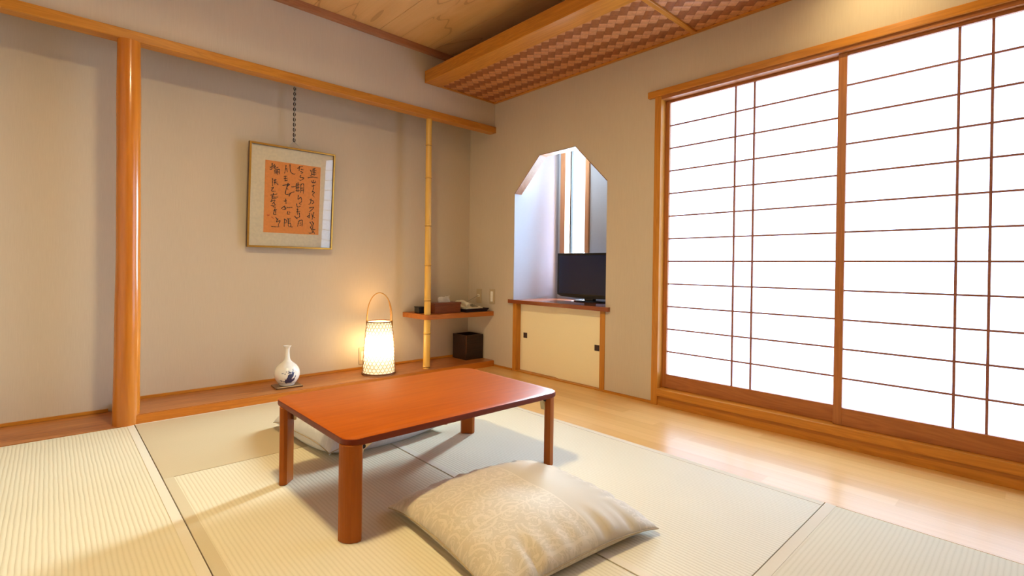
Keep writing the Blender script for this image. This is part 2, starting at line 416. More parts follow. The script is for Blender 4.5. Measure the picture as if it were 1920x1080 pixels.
mat('pale ribbed tatami mat under the left half of the low table', .3332, 1.2015, .555, 2.358, 'y', TAT_Y, [(.335, .369, .556, 2.358)], HERI2)
mat('pale ribbed tatami mat beside the wooden floor strip, under the right table legs', 1.2035, 2.101, .555, 2.358, 'y', TAT_Y, [(1.205, 1.232, .556, 2.358), (2.07, 2.10, .556, 2.358)])
mat('tatami mat in the right front corner with ribs running sideways', .90 - .596, 2.101, -.36, .5545, 'x', TAT_X, [(.305, 2.10, .519, .552), (.305, 2.10, -.36, -.33)])

# ------------------------------------------------------------------ round post and bamboo
bm = bmesh.new(); prof = []
for i in range(61):
    z = -.002 + i / 60 * 2.005; s = i / 60
    prof.append((.0575 - .0075 * s + .0012 * math.sin(s * 9) + .0008 * math.sin(s * 23 + 1), z))
rings = lathe(bm, prof, .302, 3.293, 48)
for v in bm.verts:
    v.co.x += .003 * math.sin(v.co.z * 2.3); v.co.y += .002 * math.sin(v.co.z * 3.1)
tag(obj('alcove_post', bm, PILLAR, smooth=True), 'thick round polished log post holding the alcove beam', 'post')
bm = bmesh.new(); nodes = [.05, .058, .30, .62 - .0, .95, 1.33, 1.73, 2.003]
prof = []; zz = .05
def brad(z): return .0275 - .0055 * (z / 2.0)
nd = [.065, .325, .585, .86, 1.17, 1.545, 1.80]
k = 0
while zz <= 2.0031:
    r = brad(zz)
    for q in nd:
        dz = zz - q
        if abs(dz) < .012: r += .0030 * math.exp(-(dz / .004) ** 2) - .0022 * math.exp(-((dz + .007) / .0035) ** 2)
    prof.append((r, zz)); zz += .003 if any(abs(zz - q) < .016 for q in nd) else .01
prof[-1] = (prof[-1][0], 2.003)
lathe(bm, prof, 2.178, 3.325, 28)
for v in bm.verts: v.co.x += .004 * math.sin(v.co.z * 2.1 + .4) * (1 if .1 < v.co.z < 1.95 else .6)
bp = obj('bamboo_pole', bm, MBAMBOO, smooth=True)
for q in nd:
    rb = bmesh.new(); cxx = 2.178 + .004 * math.sin(q * 2.1 + .4)
    rr_ = brad(q) + .0006; tube(rb, [(cxx + rr_ * math.cos(2 * PI * k / 28), 3.325 + rr_ * math.sin(2 * PI * k / 28), q - .006) for k in range(28)], .0014, 6, closed=True)
    obj('node_ring', rb, CANED, bp, label='dark ring at a bamboo joint')
tag(bp, 'slim yellow bamboo pole at the corner of the small shelf', 'pole')

# ------------------------------------------------------------------ corner shelf (with a round cut for the pole)
bm = bmesh.new()
outer = [(2.136, YT - .001), (2.150, 3.30), (2.156, 3.291), (2.168, 3.286), (XR - .001, 3.262), (XR - .001, YT - .001)]
hole = [(2.180 + .031 * math.cos(a), 3.325 + .031 * math.sin(a)) for a in [2 * PI * i / 20 for i in range(20)]]
for zlev in (.432, .470):
    es = []
    for loop in (outer, hole):
        vs = [bm.verts.new((p[0], p[1], zlev)) for p in loop]
        es += [bm.edges.new((vs[i], vs[(i + 1) % len(vs)])) for i in range(len(vs))]
    bmesh.ops.triangle_fill(bm, use_beauty=True, edges=es)
bm.verts.ensure_lookup_table(); n1 = len(outer); n2 = len(hole); half = n1 + n2
for st, n in ((0, n1), (n1, n2)):
    for i in range(n):
        a, b = bm.verts[st + i], bm.verts[st + (i + 1) % n]; c, d = bm.verts[half + st + (i + 1) % n], bm.verts[half + st + i]
        bm.faces.new((a, b, c, d))
tag(obj('corner_shelf', bm, SHELFW), 'thin wooden corner shelf notched around the bamboo pole, carrying the telephone', 'shelf')

# things on the shelf
t = thing('tissue_box', 'brown wooden tissue box with a white tissue poking out on the shelf', 'tissue box', (2.39, 3.40, .470))
bm = B(2.262, 2.515, 3.335, 3.455, .470, .548, bev=.003); obj('box_body', bm, BOXW, t)
bm = bmesh.new(); box(bm, 2.258, 2.519, 3.331, 3.459, .540, .556, bev=.003); obj('lid', bm, BOXW, t)
bm = bmesh.new(); n = 14
g = [[None] * 5 for _ in range(n + 1)]
for i in range(n + 1):
    u = i / n
    for j in range(5):
        q = j / 4
        g[i][j] = bm.verts.new((2.335 + .115 * u, 3.393 + .016 * math.sin(u * 6 + q * 3) * (.3 + q), .552 + q * (.046 + .010 * u) + .003 * math.sin(u * 13)))
for i in range(n):
    for j in range(4): bm.faces.new((g[i][j], g[i + 1][j], g[i + 1][j + 1], g[i][j + 1]))
bmesh.ops.solidify(bm, geom=bm.faces[:], thickness=.004)
obj('tissue', bm, TISSUE, t, smooth=True)
t = thing('small_black_case', 'small black block half hidden behind the bamboo pole on the shelf', 'box', (2.215, 3.475, .470))
obj('case_body', B(2.178, 2.246, 3.44, 3.51, .470, .515, bev=.004), BLACK, t)
obj('case_lid', B(2.176, 2.248, 3.438, 3.512, .515, .523, bev=.002), BLACK, t)
t = thing('telephone_tray', 'dark navy tray under the cream telephone', 'tray', (2.66, 3.42, .470))
bm = bmesh.new(); prism(bm, [(2.545, 3.30), (2.775, 3.30), (2.775, 3.55), (2.545, 3.55)], .470, .480)
bm2 = bmesh.new()
pr = [(.0, .476), (.012, .478), (.024, .498), (.019, .499), (.008, .483), (0, .482)]
loop = [(2.557, 3.312), (2.763, 3.312), (2.763, 3.538), (2.557, 3.538)]
rr = []
for (px, py), (sx, sy) in zip(loop, ((-1, -1), (1, -1), (1, 1), (-1, 1))):
    rr.append([bm.verts.new((px + sx * o, py + sy * o, zv)) for o, zv in pr])
for i in range(4):
    a, b = rr[i], rr[(i + 1) % 4]
    for k in range(len(pr)): bm.faces.new((a[k], b[k], b[(k + 1) % len(pr)], a[(k + 1) % len(pr)]))
bm2.free(); obj('tray_body', bm, NAVY, t)
phone = t = thing('telephone', 'cream desk telephone with a corded handset on the navy tray', 'telephone', (2.66, 3.42, .482))
bm = bmesh.new(); prism(bm, [(3.33, .482), (3.52, .482), (3.52, .530), (3.36, .506), (3.33, .502)], 2.57, 2.75, 'x', .003); obj('phone_body', bm, CREAM, t, smooth=True)
bm = bmesh.new()
hp = []
for i in range(17):
    s = i / 16; hp.append((2.600, 3.34 + .17 * s, .522 + .026 * math.sin(PI * s) + .012 * s))
tube(bm, hp, [(.019 if (i < 3 or i > 13) else .012) for i in range(17)], 10); obj('handset', bm, CREAM, t, smooth=True)
bm = bmesh.new()
for i in range(3):
    for j in range(4):
        X = 2.665 + i * .024; Y = 3.365 + j * .024; Z = .509 + (Y - 3.36) * .15
        box(bm, X - .008, X + .008, Y - .008, Y + .008, Z - .003, Z + .005, bev=.001)
obj('keypad', bm, GREYKEY, t)
# wall plates and cord
t = thing('telephone_socket', 'beige telephone socket plate on the corner wall above the phone', 'wall socket', (XR, 3.462, .53))
obj('plate', B(XR - .007, XR, 3.427, 3.497, .53, .655, bev=.003), PLATEM, t)
obj('jack', B(XR - .012, XR - .006, 3.447, 3.477, .585, .610, bev=.002), CREAM, t)
bm = bmesh.new(); P0 = Vector((XR - .011, 3.462, .597)); P3 = Vector((2.70, 3.505, .515)); cp = []
for i in range(25):
    s = i / 24; cp.append(P0 * (1 - s) ** 3 + (P0 + Vector((-.03, 0, -.015))) * 3 * s * (1 - s) ** 2 + (P3 + Vector((.02, .05, .02))) * 3 * s * s * (1 - s) + P3 * s ** 3)
tube(bm, cp, .0028, 6); obj('telephone_cord', bm, GREYKEY, phone, smooth=True, label='thin grey cord')
t = thing('light_switch', 'light switch plate with a white rocker left of the television niche', 'light switch', (XR, 3.282, .532))
obj('plate', B(XR - .007, XR, 3.247, 3.317, .532, .660, bev=.003), PLATEM, t)
obj('rocker', B(XR - .012, XR - .006, 3.268, 3.296, .553, .640, bev=.002), TISSUE, t)
t = thing('wall_outlet', 'beige outlet plate low on the alcove wall behind the lantern', 'wall outlet', (1.79, YT, .085))
obj('plate', B(1.755, 1.825, YT - .007, YT, .085, .215, bev=.003), PLATEM, t)
obj('socket', B(1.772, 1.808, YT - .010, YT - .006, .115, .185, bev=.002), CREAM, t)

# waste bin
t = thing('waste_bin', 'dark brown square wooden bin in the alcove corner under the shelf', 'bin', (2.705, 3.48, .05))
bm = bmesh.new()
def frustum(bm, x0, x1, y0, y1, z0, z1, g):
    a = [(x0 + g, y0 + g, z0), (x1 - g, y0 + g, z0), (x1 - g, y1 - g, z0), (x0 + g, y1 - g, z0)]; b = [(x0, y0, z1), (x1, y0, z1), (x1, y1, z1), (x0, y1, z1)]
    A = [bm.verts.new(p) for p in a]; Bv = [bm.verts.new(p) for p in b]
    return A, Bv
A, Bo = frustum(bm, 2.618, 2.804, 3.388, 3.58, .05, .262, .001); Ai, Bi = frustum(bm, 2.627, 2.795, 3.397, 3.571, .06, .262, .001)
for i in range(4):
    j = (i + 1) % 4
    bm.faces.new((A[i], A[j], Bo[j], Bo[i])); bm.faces.new((Ai[j], Ai[i], Bi[i], Bi[j])); bm.faces.new((Bo[i], Bo[j], Bi[j], Bi[i]))
bm.faces.new(A); bm.faces.new(Ai)
obj('bin_body', bm, DARKW, t)
bm = bmesh.new()
tube(bm, [(2.622, 3.392, .053), (2.6165, 3.3865, .262)], .0022, 6)
obj('corner_bead', bm, CANED, t)

# ------------------------------------------------------------------ lantern
LX, LY = 1.808, 3.395
t = thing('bamboo_lantern', 'glowing woven bamboo basket lantern with a tall hoop handle on the alcove board', 'lantern', (LX, LY, .05))
def lr(z):
    s = (z - .06) / .375
    return .118 - .016 * s - .012 * s * s * s
bm = bmesh.new(); lathe(bm, [(lr(.062 + .37 * i / 24) - .004, .062 + .37 * i / 24) for i in range(25)], LX, LY, 48, True, False); obj('paper_shade', bm, LANT, t, smooth=True)
bm = bmesh.new()
NH = 24; H0, H1 = .064, .430
def lp(a, z, o=.0): r = lr(z) + o; return (LX + r * math.cos(a), LY + r * math.sin(a), z)
rows = 15; dz = (H1 - H0) / rows
for i in range(rows): tube(bm, [lp(2 * PI * k / 48, H0 + dz * (i + .5)) for k in range(48)], .0012, 4, closed=True)
pitch_a = 2 * PI / NH; rise = dz * 2      # hexagon weave: diagonals climb two rows per pitch
for sgn in (1, -1):
    for k in range(NH):
        pts = []
        steps = rows * 2
        for s in range(steps + 1):
            z = H0 + dz * s / 2; a = k * pitch_a + sgn * (z - H0) / rise * pitch_a
            pts.append(lp(a, z, .001))
        tube(bm, pts, .0013, 4)
obj('woven_basket', bm, BASKET, t)
for z, r, th in ((.057, lr(.06) + .001, .006), (.434, lr(.434) + .001, .0045)):
  bm = bmesh.new(); tube(bm, [(LX + r * math.cos(2 * PI * k / 48), LY + r * math.sin(2 * PI * k / 48), z) for k in range(48)], th, 8, closed=True)
  obj('rim', bm, CANED, t, smooth=True)
bm = bmesh.new(); hp = []
hw = lr(.43) + .004; da = Vector((math.cos(-.75), math.sin(-.75), 0))
for i in range(33):
    a = PI * i / 32; cx = -math.cos(a) * (hw - .012 * math.sin(a)); cz = .425 + .222 * (math.sin(a) ** .62)
    hp.append(Vector((LX, LY, cz)) + da * cx)
tube(bm, hp, .0038, 8)
hp2 = [p + Vector((0, .004, 0)) + da * (.010 * (1 if i > 24 else 0) * -1 * ((i - 24) / 8)) for i, p in enumerate(hp) if i > 20]
tube(bm, hp2, .003, 6)
for sg in (-1, 1):
    c = Vector((LX, LY, .434)) + da * (hw * sg)
    tube(bm, [c + Vector((0, 0, .012)), c + Vector((0, 0, -.03))], .006, 8)
obj('hoop_handle', bm, CANE, t, smooth=True)

# ------------------------------------------------------------------ vase on its board
VX, VY = 1.150, 3.398
tb = thing('vase_board', 'small square dark wooden board under the white vase', 'stand', (VX, VY, .05), math.radians(-4))
bm = bmesh.new(); box(bm, -.082, .082, -.066, .066, 0, .008, bev=.002); obj('board_base', bm, COASTER, tb, local=True)
bm = bmesh.new(); box(bm, -.075, .078, -.069, -.060, .008, .0115, bev=.001); obj('edge_strip', bm, COASTERE, tb, local=True)
t = thing('porcelain_vase', 'white long-necked vase painted with a dark blue plum branch', 'vase', (VX, VY, .0585))
prof = [(.040, .0), (.046, .004), (.049, .012), (.060, .026), (.071, .044), (.0775, .064), (.0785, .082), (.074, .104), (.063, .124), (.047, .140), (.031, .152), (.021, .164), (.0165, .180), (.0145, .200), (.0135, .222), (.0145, .240), (.020, .250), (.0255, .256), (.0250, .259), (.0170, .252), (.0105, .238)]
fine = []
for (a, b) in zip(prof, prof[1:]):
    for k in range(5): fine.append((a[0] + (b[0] - a[0]) * k / 5, a[1] + (b[1] - a[1]) * k / 5))
fine.append(prof[-1])
for _ in range(3): fine = [fine[0]] + [((a[0] + 2 * b[0] + c[0]) / 4, (a[1] + 2 * b[1] + c[1]) / 4) for a, b, c in zip(fine, fine[1:], fine[2:])] + [fine[-1]]
bm = bmesh.new(); NV = 220; lathe(bm, fine, 0, 0, NV, True, False)
blue = bm.verts.layers.float_color.new('paint')
ca = math.atan2(-VY, -VX)      # angle that faces the room's viewpoint
def seg(px, py, a, b):
    ax, ay = a; bx, by = b; L = (bx - ax) ** 2 + (by - ay) ** 2; s = 0 if L == 0 else max(0, min(1, ((px - ax) * (bx - ax) + (py - ay) * (by - ay)) / L))
    return math.hypot(px - ax - s * (bx - ax), py - ay - s * (by - ay))
strokes = [((-.005, .035), (.030, .075), .012), ((.012, .040), (.018, .070), .015), ((.030, .040), (.045, .046), .010), ((.022, .075), (.040, .088), .006), ((.036, .085), (.040, .110), .0025), ((.018, .088), (.010, .104), .0025), ((.008, .092), (.030, .094), .003), ((-.045, .044), (-.020, .036), .002), ((-.020, .036), (.0, .040), .003), ((-.038, .046), (-.040, .038), .002), ((-.032, .092), (-.008, .086), .0015), ((-.004, .100), (-.002, .100), .0025), ((.050, .055), (.056, .068), .003), ((-.014, .055), (-.012, .053), .002), ((.006, .028), (.034, .028), .0035)]
for v in bm.verts:
    a = math.atan2(v.co.y, v.co.x) - ca
    while a > PI: a -= 2 * PI
    while a < -PI: a += 2 * PI
    r = math.hypot(v.co.x, v.co.y); s = a * .078; z = v.co.z; p = 0
    for q0, q1, wd in strokes:
        d = seg(s, z, q0, q1) + .003 * noise.noise((s * 160, z * 160, 3))
        p = max(p, 1 if d < wd else 0)
    if z < .026 and z > .018: p = max(p, .25)
    v[blue] = (p, p, p, 1)
tv = NT('painted_porcelain'); at = tv.new('ShaderNodeAttribute', attribute_name='paint')
tv.col(tv.mix(at.outputs['Fac'], srgb(236, 230, 220), srgb(52, 54, 92))); tv.set(Roughness=.15)
obj('vase_body', bm, tv.m, t, smooth=True, local=True)

# ------------------------------------------------------------------ framed calligraphy and its chain
fx0, fx1, fz0, fz1 = .945, 1.512, .962, 1.650
T = math.radians(3.6)
fr = thing('framed_calligraphy', 'gilt-framed orange calligraphy sheet hanging on the alcove wall', 'picture', (0, 0, 0))
fr.location = ((fx0 + fx1) / 2, 3.592, fz0); fr.rotation_euler = (T, 0, math.radians(-.8))
W2 = (fx1 - fx0) / 2; HH = fz1 - fz0
def fbox(*a, bev=0): bm = bmesh.new(); box(bm, *a, bev=bev); return bm
for nm, a in (('frame_side', (-W2, -W2 + .013)), ('frame_side', (W2 - .013, W2))):
    obj(nm, fbox(a[0], a[1], -.026, 0, 0, HH, bev=.002), DARKEDGE, fr, local=True)
for nm, a in (('frame_rail', (0, .013)), ('frame_rail', (HH - .013, HH))):
    obj(nm, fbox(-W2 + .013, W2 - .013, -.026, 0, a[0], a[1], bev=.002), DARKEDGE, fr, local=True)
bm = bmesh.new()
for a, b, c, d in ((-W2 + .001, -W2 + .013, .001, HH - .001), (W2 - .013, W2 - .001, .001, HH - .001), (-W2 + .013, W2 - .013, .001, .013), (-W2 + .013, W2 - .013, HH - .013, HH - .001)):
    box(bm, a, b, -.0295, -.0258, c, d, bev=.0012)
obj('gilt_face', bm, GOLD, fr, local=True)
obj('mat_board', fbox(-W2 + .012, W2 - .012, -.014, -.004, .012, HH - .012), MATB, fr, local=True)
PX0, PX1, PZ0, PZ1 = 1.046 - (fx0 + fx1) / 2, 1.412 - (fx0 + fx1) / 2, 1.064 - fz0, 1.543 - fz0
obj('orange_sheet', fbox(PX0, PX1, -.0160, -.0141, PZ0, PZ1), ORANGE, fr, local=True)
STK = [
 [(670,150),(690,210),(665,235)],[(700,140),(750,130)],[(690,165),(760,155)],[(700,190),(755,180)],[(725,122),(725,235)],[(690,215),(760,205)],[(630,262),(700,250),(785,262)],
 [(690,300),(700,330),(745,325),(740,300)],[(715,292),(718,325)],[(690,380),(740,365)],[(715,358),(712,420),(690,470)],[(700,455),(730,470),(700,500),(730,535)],
 [(660,570),(700,590)],[(680,560),(670,620),(640,640)],[(700,580),(720,610),(690,630)],[(650,690),(720,680),(660,740),(645,745)],
 [(620,820),(655,790),(640,835)],[(655,760),(650,840)],[(690,770),(700,830)],[(720,750),(690,860)],[(735,830),(715,815)],
 [(660,890),(690,940),(665,960)],[(690,880),(720,920)],[(665,960),(700,1040),(640,1050)],[(715,900),(700,980),(730,1060)],[(680,990),(740,1000)],
 [(480,135),(520,110),(560,100)],[(510,100),(505,170)],[(530,140),(570,150)],[(525,170),(560,190),(530,200)],[(530,225),(520,255),(575,265),(530,300),(500,290)],
 [(395,395),(460,385)],[(470,340),(470,460)],[(490,330),(490,470)],[(455,370),(510,360)],[(455,410),(510,400)],[(455,450),(515,445)],[(530,360),(525,480)],[(530,360),(570,355),(565,490)],[(530,410),(565,405)],[(530,440),(565,435)],
 [(495,510),(490,570),(530,540),(540,600),(505,630),(540,640)],[(470,630),(480,680),(530,665)],[(470,710),(500,720)],[(465,750),(520,740)],[(480,700),(480,790)],[(505,760),(510,820),(455,840)],[(440,810),(480,850)],
 [(500,880),(480,960)],[(500,880),(550,870),(545,960)],[(510,910),(540,905)],[(510,940),(540,930)],
 [(320,90),(300,210)],[(375,75),(385,180),(430,215),(450,205)],[(325,130),(340,190)],[(290,250),(335,245)],[(310,240),(305,320)],[(290,280),(340,275)],[(300,310),(345,300)],
 [(270,380),(370,360),(330,400),(350,440)],[(350,340),(310,490),(360,500),(380,480)],[(360,530),(390,480),(440,465)],[(290,600),(330,590)],[(315,565),(320,640)],
 [(255,710),(290,680),(320,710),(270,720)],[(300,665),(310,725)],[(330,690),(410,685)],[(345,745),(340,785),(375,780)],[(360,750),(380,760)],
 [(300,850),(295,970)],[(300,860),(330,880),(310,920)],[(340,850),(385,850)],[(345,880),(385,880)],[(350,850),(350,960)],[(345,920),(380,915),(385,960),(350,965)],[(385,965),(415,965)],
 [(100,130),(150,100)],[(130,65),(125,150),(95,150)],[(160,80),(150,140)],[(175,100),(165,140),(215,120)],[(165,160),(170,220)],[(165,165),(190,160),(190,220)],[(170,190),(190,185)],[(205,150),(205,230)],[(205,155),(230,155),(225,225)],[(205,185),(228,185)],
 [(135,280),(135,395)],[(150,310),(190,300)],[(155,340),(200,330)],[(170,290),(165,370)],[(190,350),(215,370)],[(120,420),(150,410),(120,460),(180,465)],
 [(110,520),(200,500)],[(150,490),(120,600)],[(120,545),(215,545)],[(130,570),(190,560)],[(110,610),(170,590),(130,650)],[(150,620),(170,660),(110,670)],[(140,680),(180,690)],
 [(150,740),(195,720)],[(170,710),(150,790),(190,790)],[(180,740),(180,780)],[(180,830),(200,870)],[(210,850),(190,900),(240,880),(215,940),(225,965)],[(120,965),(225,970)]]
def pmap(u, v):
    s = min(1, max(0, (u - 40 + (v - 20) * .024) / (790 - (v / 1080) * 20))); top = 20 + (u - 40) / 790 * 95; bot = 1050 + (u - 15) / 770 * 25
    q = min(1, max(0, (v - top) / (bot - top)))
    return PX0 + (PX1 - PX0) * s, PZ1 - (PZ1 - PZ0) * q
def ribbons(bm, strokes, wd):
    for st in strokes:
        P = []
        pts = [Vector((*p, 0)) for p in st]
        if len(pts) == 2: pts = [pts[0], (pts[0] + pts[1]) / 2 + Vector((0, 3, 0)), pts[1]]
        ext = [pts[0]] + pts + [pts[-1]]
        for i in range(1, len(ext) - 2):
            for k in range(5):
                s = k / 5; a, b, c, d = ext[i - 1], ext[i], ext[i + 1], ext[i + 2]
                P.append(.5 * ((2 * b) + (c - a) * s + (2 * a - 5 * b + 4 * c - d) * s * s + (3 * b - a - 3 * c + d) * s ** 3))
        P.append(pts[-1]); prev = None; n = len(P)
        for i, p in enumerate(P):
            tn = (P[min(i + 1, n - 1)] - P[max(i - 1, 0)]).normalized(); nn = Vector((-tn.y, tn.x, 0)) * wd * (.45 + .75 * (1 - i / n) ** .6 + .25 * math.sin(i * 1.7))
            a = pmap(p.x + nn.x, p.y + nn.y); b = pmap(p.x - nn.x, p.y - nn.y)
            cur = (bm.verts.new((a[0], -.01625, a[1])), bm.verts.new((b[0], -.01625, b[1])))
            if prev: bm.faces.new((prev[0], cur[0], cur[1], prev[1]))
            prev = cur
for lo_, hi_ in ((0, 248), (248, 418), (418, 600), (600, 900)):
    bm = bmesh.new(); ribbons(bm, [q for q in STK if lo_ <= sum(p[0] for p in q) / len(q) < hi_], 5.2); obj('brush_writing', bm, INK, fr, local=True)
bm = bmesh.new(); ribbons(bm, [[(62, 800), (98, 812)], [(70, 820), (92, 795)], [(122, 828), (152, 850)]], 5); obj('red_seal', bm, SEALRED, fr, local=True)
obj('picture_glass', fbox(-W2 + .0125, W2 - .0125, -.0215, -.020, .0125, HH - .0125), GLASS, fr, local=True)
# cord triangle at the top of the frame
top = Vector((0, -.012, HH)); apex = Vector((-.005, -.016, HH + .045))
bm = bmesh.new()
for sx in (-.045, .045): tube(bm, [top + Vector((sx, 0, 0)), apex], .0016, 6)
obj('hanging_wire', bm, CHAINS, fr, local=True)
bm = bmesh.new(); bm2 = bmesh.new()
ax_ = (fx0 + fx1) / 2 - .005; z = 1.692; k = 0; ayw = 3.592 - .016 - math.sin(T) * .73
t = thing('hanging_chain', 'black and silver chain holding up the framed calligraphy', 'chain', (ax_, ayw, 1.69))
z = 1.70
while z < 2.285:
    pts = []
    for i in range(12):
        a = 2 * PI * i / 12; lx = .0062 * math.cos(a); lz = .0125 * math.sin(a)
        pts.append((ax_ + (lx if k % 2 == 0 else 0), ayw + (lx if k % 2 else 0), z + lz))
    tube(bm if k % 2 == 0 else bm2, pts, .0028, 5, closed=True); z += .0175; k += 1
obj('black_links', bm, CHAINM, t); obj('silver_links', bm2, CHAINS, t)
bm = bmesh.new(); tube(bm, [(ax_, ayw, 2.30), (ax_, ayw, z - .005)], .003, 6); obj('ceiling_hook', bm, STEEL, t)

# ------------------------------------------------------------------ low table
TX, TY, TW, TD, TZ = 1.140, 1.762, .96, .665, .32
t = thing('low_table', 'low folding table with a glossy reddish-brown top on four short legs', 'table', (TX, TY, 0))
def rrect(cx, cy, w, d, r, n=8):
    P = []
    for sx, sy, a0 in ((1, 1, 0), (-1, 1, 90), (-1, -1, 180), (1, -1, 270)):
        for k in range(n + 1):
            a = math.radians(a0 + 90 * k / n); P.append((cx + sx * (w / 2 - r) + r * math.cos(a), cy + sy * (d / 2 - r) + r * math.sin(a)))
    return P
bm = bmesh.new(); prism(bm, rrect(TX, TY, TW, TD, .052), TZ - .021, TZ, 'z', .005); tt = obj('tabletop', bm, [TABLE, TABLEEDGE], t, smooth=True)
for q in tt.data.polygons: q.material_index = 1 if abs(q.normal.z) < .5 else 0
for sx in (-1, 1):
    for sy in (-1, 1):
        cx, cy = {(-1, -1): (.689, 1.462), (-1, 1): (.684, 2.018), (1, -1): (1.592, 1.474), (1, 1): (1.578, 2.022)}[sx, sy]
        # plate-like leg set across the corner: convex outer face, flat back
        D = Vector((sx, sy)).normalized(); Nn = Vector((-D.y, D.x)); P = []
        for k in range(9):
            s = -1 + 2 * k / 8; P.append(Vector((cx, cy)) + Nn * (.036 * s) + D * (.024 - .016 * s * s))
        P.append(Vector((cx, cy)) + Nn * .034 - D * .006); P.append(Vector((cx, cy)) + Nn * .026 - D * .016); P.append(Vector((cx, cy)) - Nn * .026 - D * .016); P.append(Vector((cx, cy)) - Nn * .034 - D * .006)
        bm = bmesh.new(); prism(bm, [(p.x, p.y) for p in P], 0, TZ - .022, 'z', .002); bmesh.ops.translate(bm, verts=bm.verts[:], vec=(0, 0, .001)); lg = obj('leg', bm, TABLEZ, t)
        # folding bracket under the top
        bm = bmesh.new(); ix = cx - sx * .022; iy = cy - sy * .004
        prism(bm, [(ix, TZ - .0225), (ix - sx * .055, TZ - .0225), (ix - sx * .045, TZ - .031), (ix - sx * .014, TZ - .046), (ix - sx * .009, TZ - .078), (ix, TZ - .078)], iy - .012, iy + .012, 'y', .001)
        obj('folding_bracket', bm, METAL, t, label='brass-coloured folding bracket')
        bm = bmesh.new(); tube(bm, [(ix - sx * .012, iy - .018, TZ - .034), (ix - sx * .012, iy + .018, TZ - .034)], .007, 10); obj('pivot_bolt', bm, STEEL, t)

# ------------------------------------------------------------------ floor cushions
def cushion(name, label, loc, rot, m, half=.318, H=.088, seed=1, lift=None, pinch=.05, zs0=.040):
    t = thing(name, label, 'cushion', loc, rot, 'patterned floor cushions')
    bm = bmesh.new(); n = 64
    top = {}; bot = {}
    def warp(u, v):
        a = half * u * (1 - pinch * (1 - v * v)); b = half * v * (1 - pinch * (1 - u * u))
        return a, b
    def seamz(u, v):
        c = abs(u * v); z = zs0 * (1 - .55 * c ** 3)
        return z
    for i in range(n + 1):
        for j in range(n + 1):
            u = math.sin((i / n - .5) * PI); v = math.sin((j / n - .5) * PI)
            f = max(0, (1 - u * u) * (1 - v * v)) ** .40
            x, y = warp(u, v); z0 = seamz(u, v)
            edge = max(abs(u), abs(v)); along = v if abs(u) > abs(v) else u
            wr = (math.sin(along * 17 + 3 * noise.noise((u * 2, v * 2, seed))) * .5 + math.sin(along * 31 + seed)) * .0028 * max(0, (edge - .6) / .4) * (1 - abs(along) * .2) * min(1, f * 3)
            cr = max(0, abs(u * v) - .25); wr += .004 * math.sin((u - v) * 22 + seed) * cr * min(1, f * 4) * .6
            for c0, dp in ((-.55, .012), (.28, .008), (.62, .010)):
                c1 = c0 * (1 if u > v else -1) + .05 * seed % .1
                wr -= dp * math.exp(-((along - c1) / .045) ** 2) * max(0, (edge - .62) / .38) * min(1, f * 4)
                wr += dp * .5 * math.exp(-((along - c1 - .09) / .05) ** 2) * max(0, (edge - .62) / .38) * min(1, f * 4)
            lump = .004 * noise.noise((u * 2.3, v * 2.3, seed * 3.1)) * f
            zt = z0 + H * f + wr + lump
            if lift: zt += lift(u, v)[0] * min(1, f * 5); z0 += lift(u, v)[1]
            sag = .012 * math.exp(-((u) ** 2 + (v) ** 2) * 14)
            zt -= sag * f
            top[i, j] = bm.verts.new((x, y, max(zt, .004)))
            if i in (0, n) or j in (0, n): bot[i, j] = top[i, j]; top[i, j].co.z = max(.006, z0)
            else: bot[i, j] = bm.verts.new((x * .985, y * .985, max(.0005, z0 * (1 - min(1, f * 1.9)))))
    for i in range(n):
        for j in range(n):
            bm.faces.new((top[i, j], top[i + 1, j], top[i + 1, j + 1], top[i, j + 1]))
            q = (bot[i, j + 1], bot[i + 1, j + 1], bot[i + 1, j], bot[i, j])
            if len(set(q)) == 4 and not (set(q) == {top[i, j], top[i + 1, j], top[i + 1, j + 1], top[i, j + 1]}):
                bm.faces.new(q)
    ring = [top[i, 0].co.copy() for i in range(n)] + [top[n, j].co.copy() for j in range(n)] + [top[n - i, n].co.copy() for i in range(n)] + [top[0, n - j].co.copy() for j in range(n)]
    obj('cushion_cover', bm, m, t, smooth=True, local=True)
    bm = bmesh.new(); tube(bm, ring, .0022, 6, closed=True); obj('seam_piping', bm, SEAM, t, smooth=True, local=True)
    bm = bmesh.new()      # tassel threads tied at one side
    for k in range(7):
        a = .12 + k * .006
        tube(bm, [(half * .955 + .001, -a, .044), (half * .968 + .003 * (k % 3), -a - .002, .036), (half * .965 + .004 * (k % 2), -a + .001, .022)], .0009, 5)
    obj('tie_threads', bm, TISSUE, t, local=True)
    return t
cushion('floor_cushion', 'large champagne patterned floor cushion in front of the low table', (1.150, 1.190, 0.001), math.radians(-5), CUSH, seed=2)
def l2(u, v):
    c = math.exp(-((u + 1) ** 2 + (v + 1) ** 2) * 2.2)
    return .045 * c, .012 * c
cushion('floor_cushion', 'pale grey patterned floor cushion tucked under the far side of the low table', (1.190, 2.425, 0.001), math.radians(2.5), CUSH2, half=.318, H=.105, seed=5, lift=l2, pinch=-.05, zs0=.062)

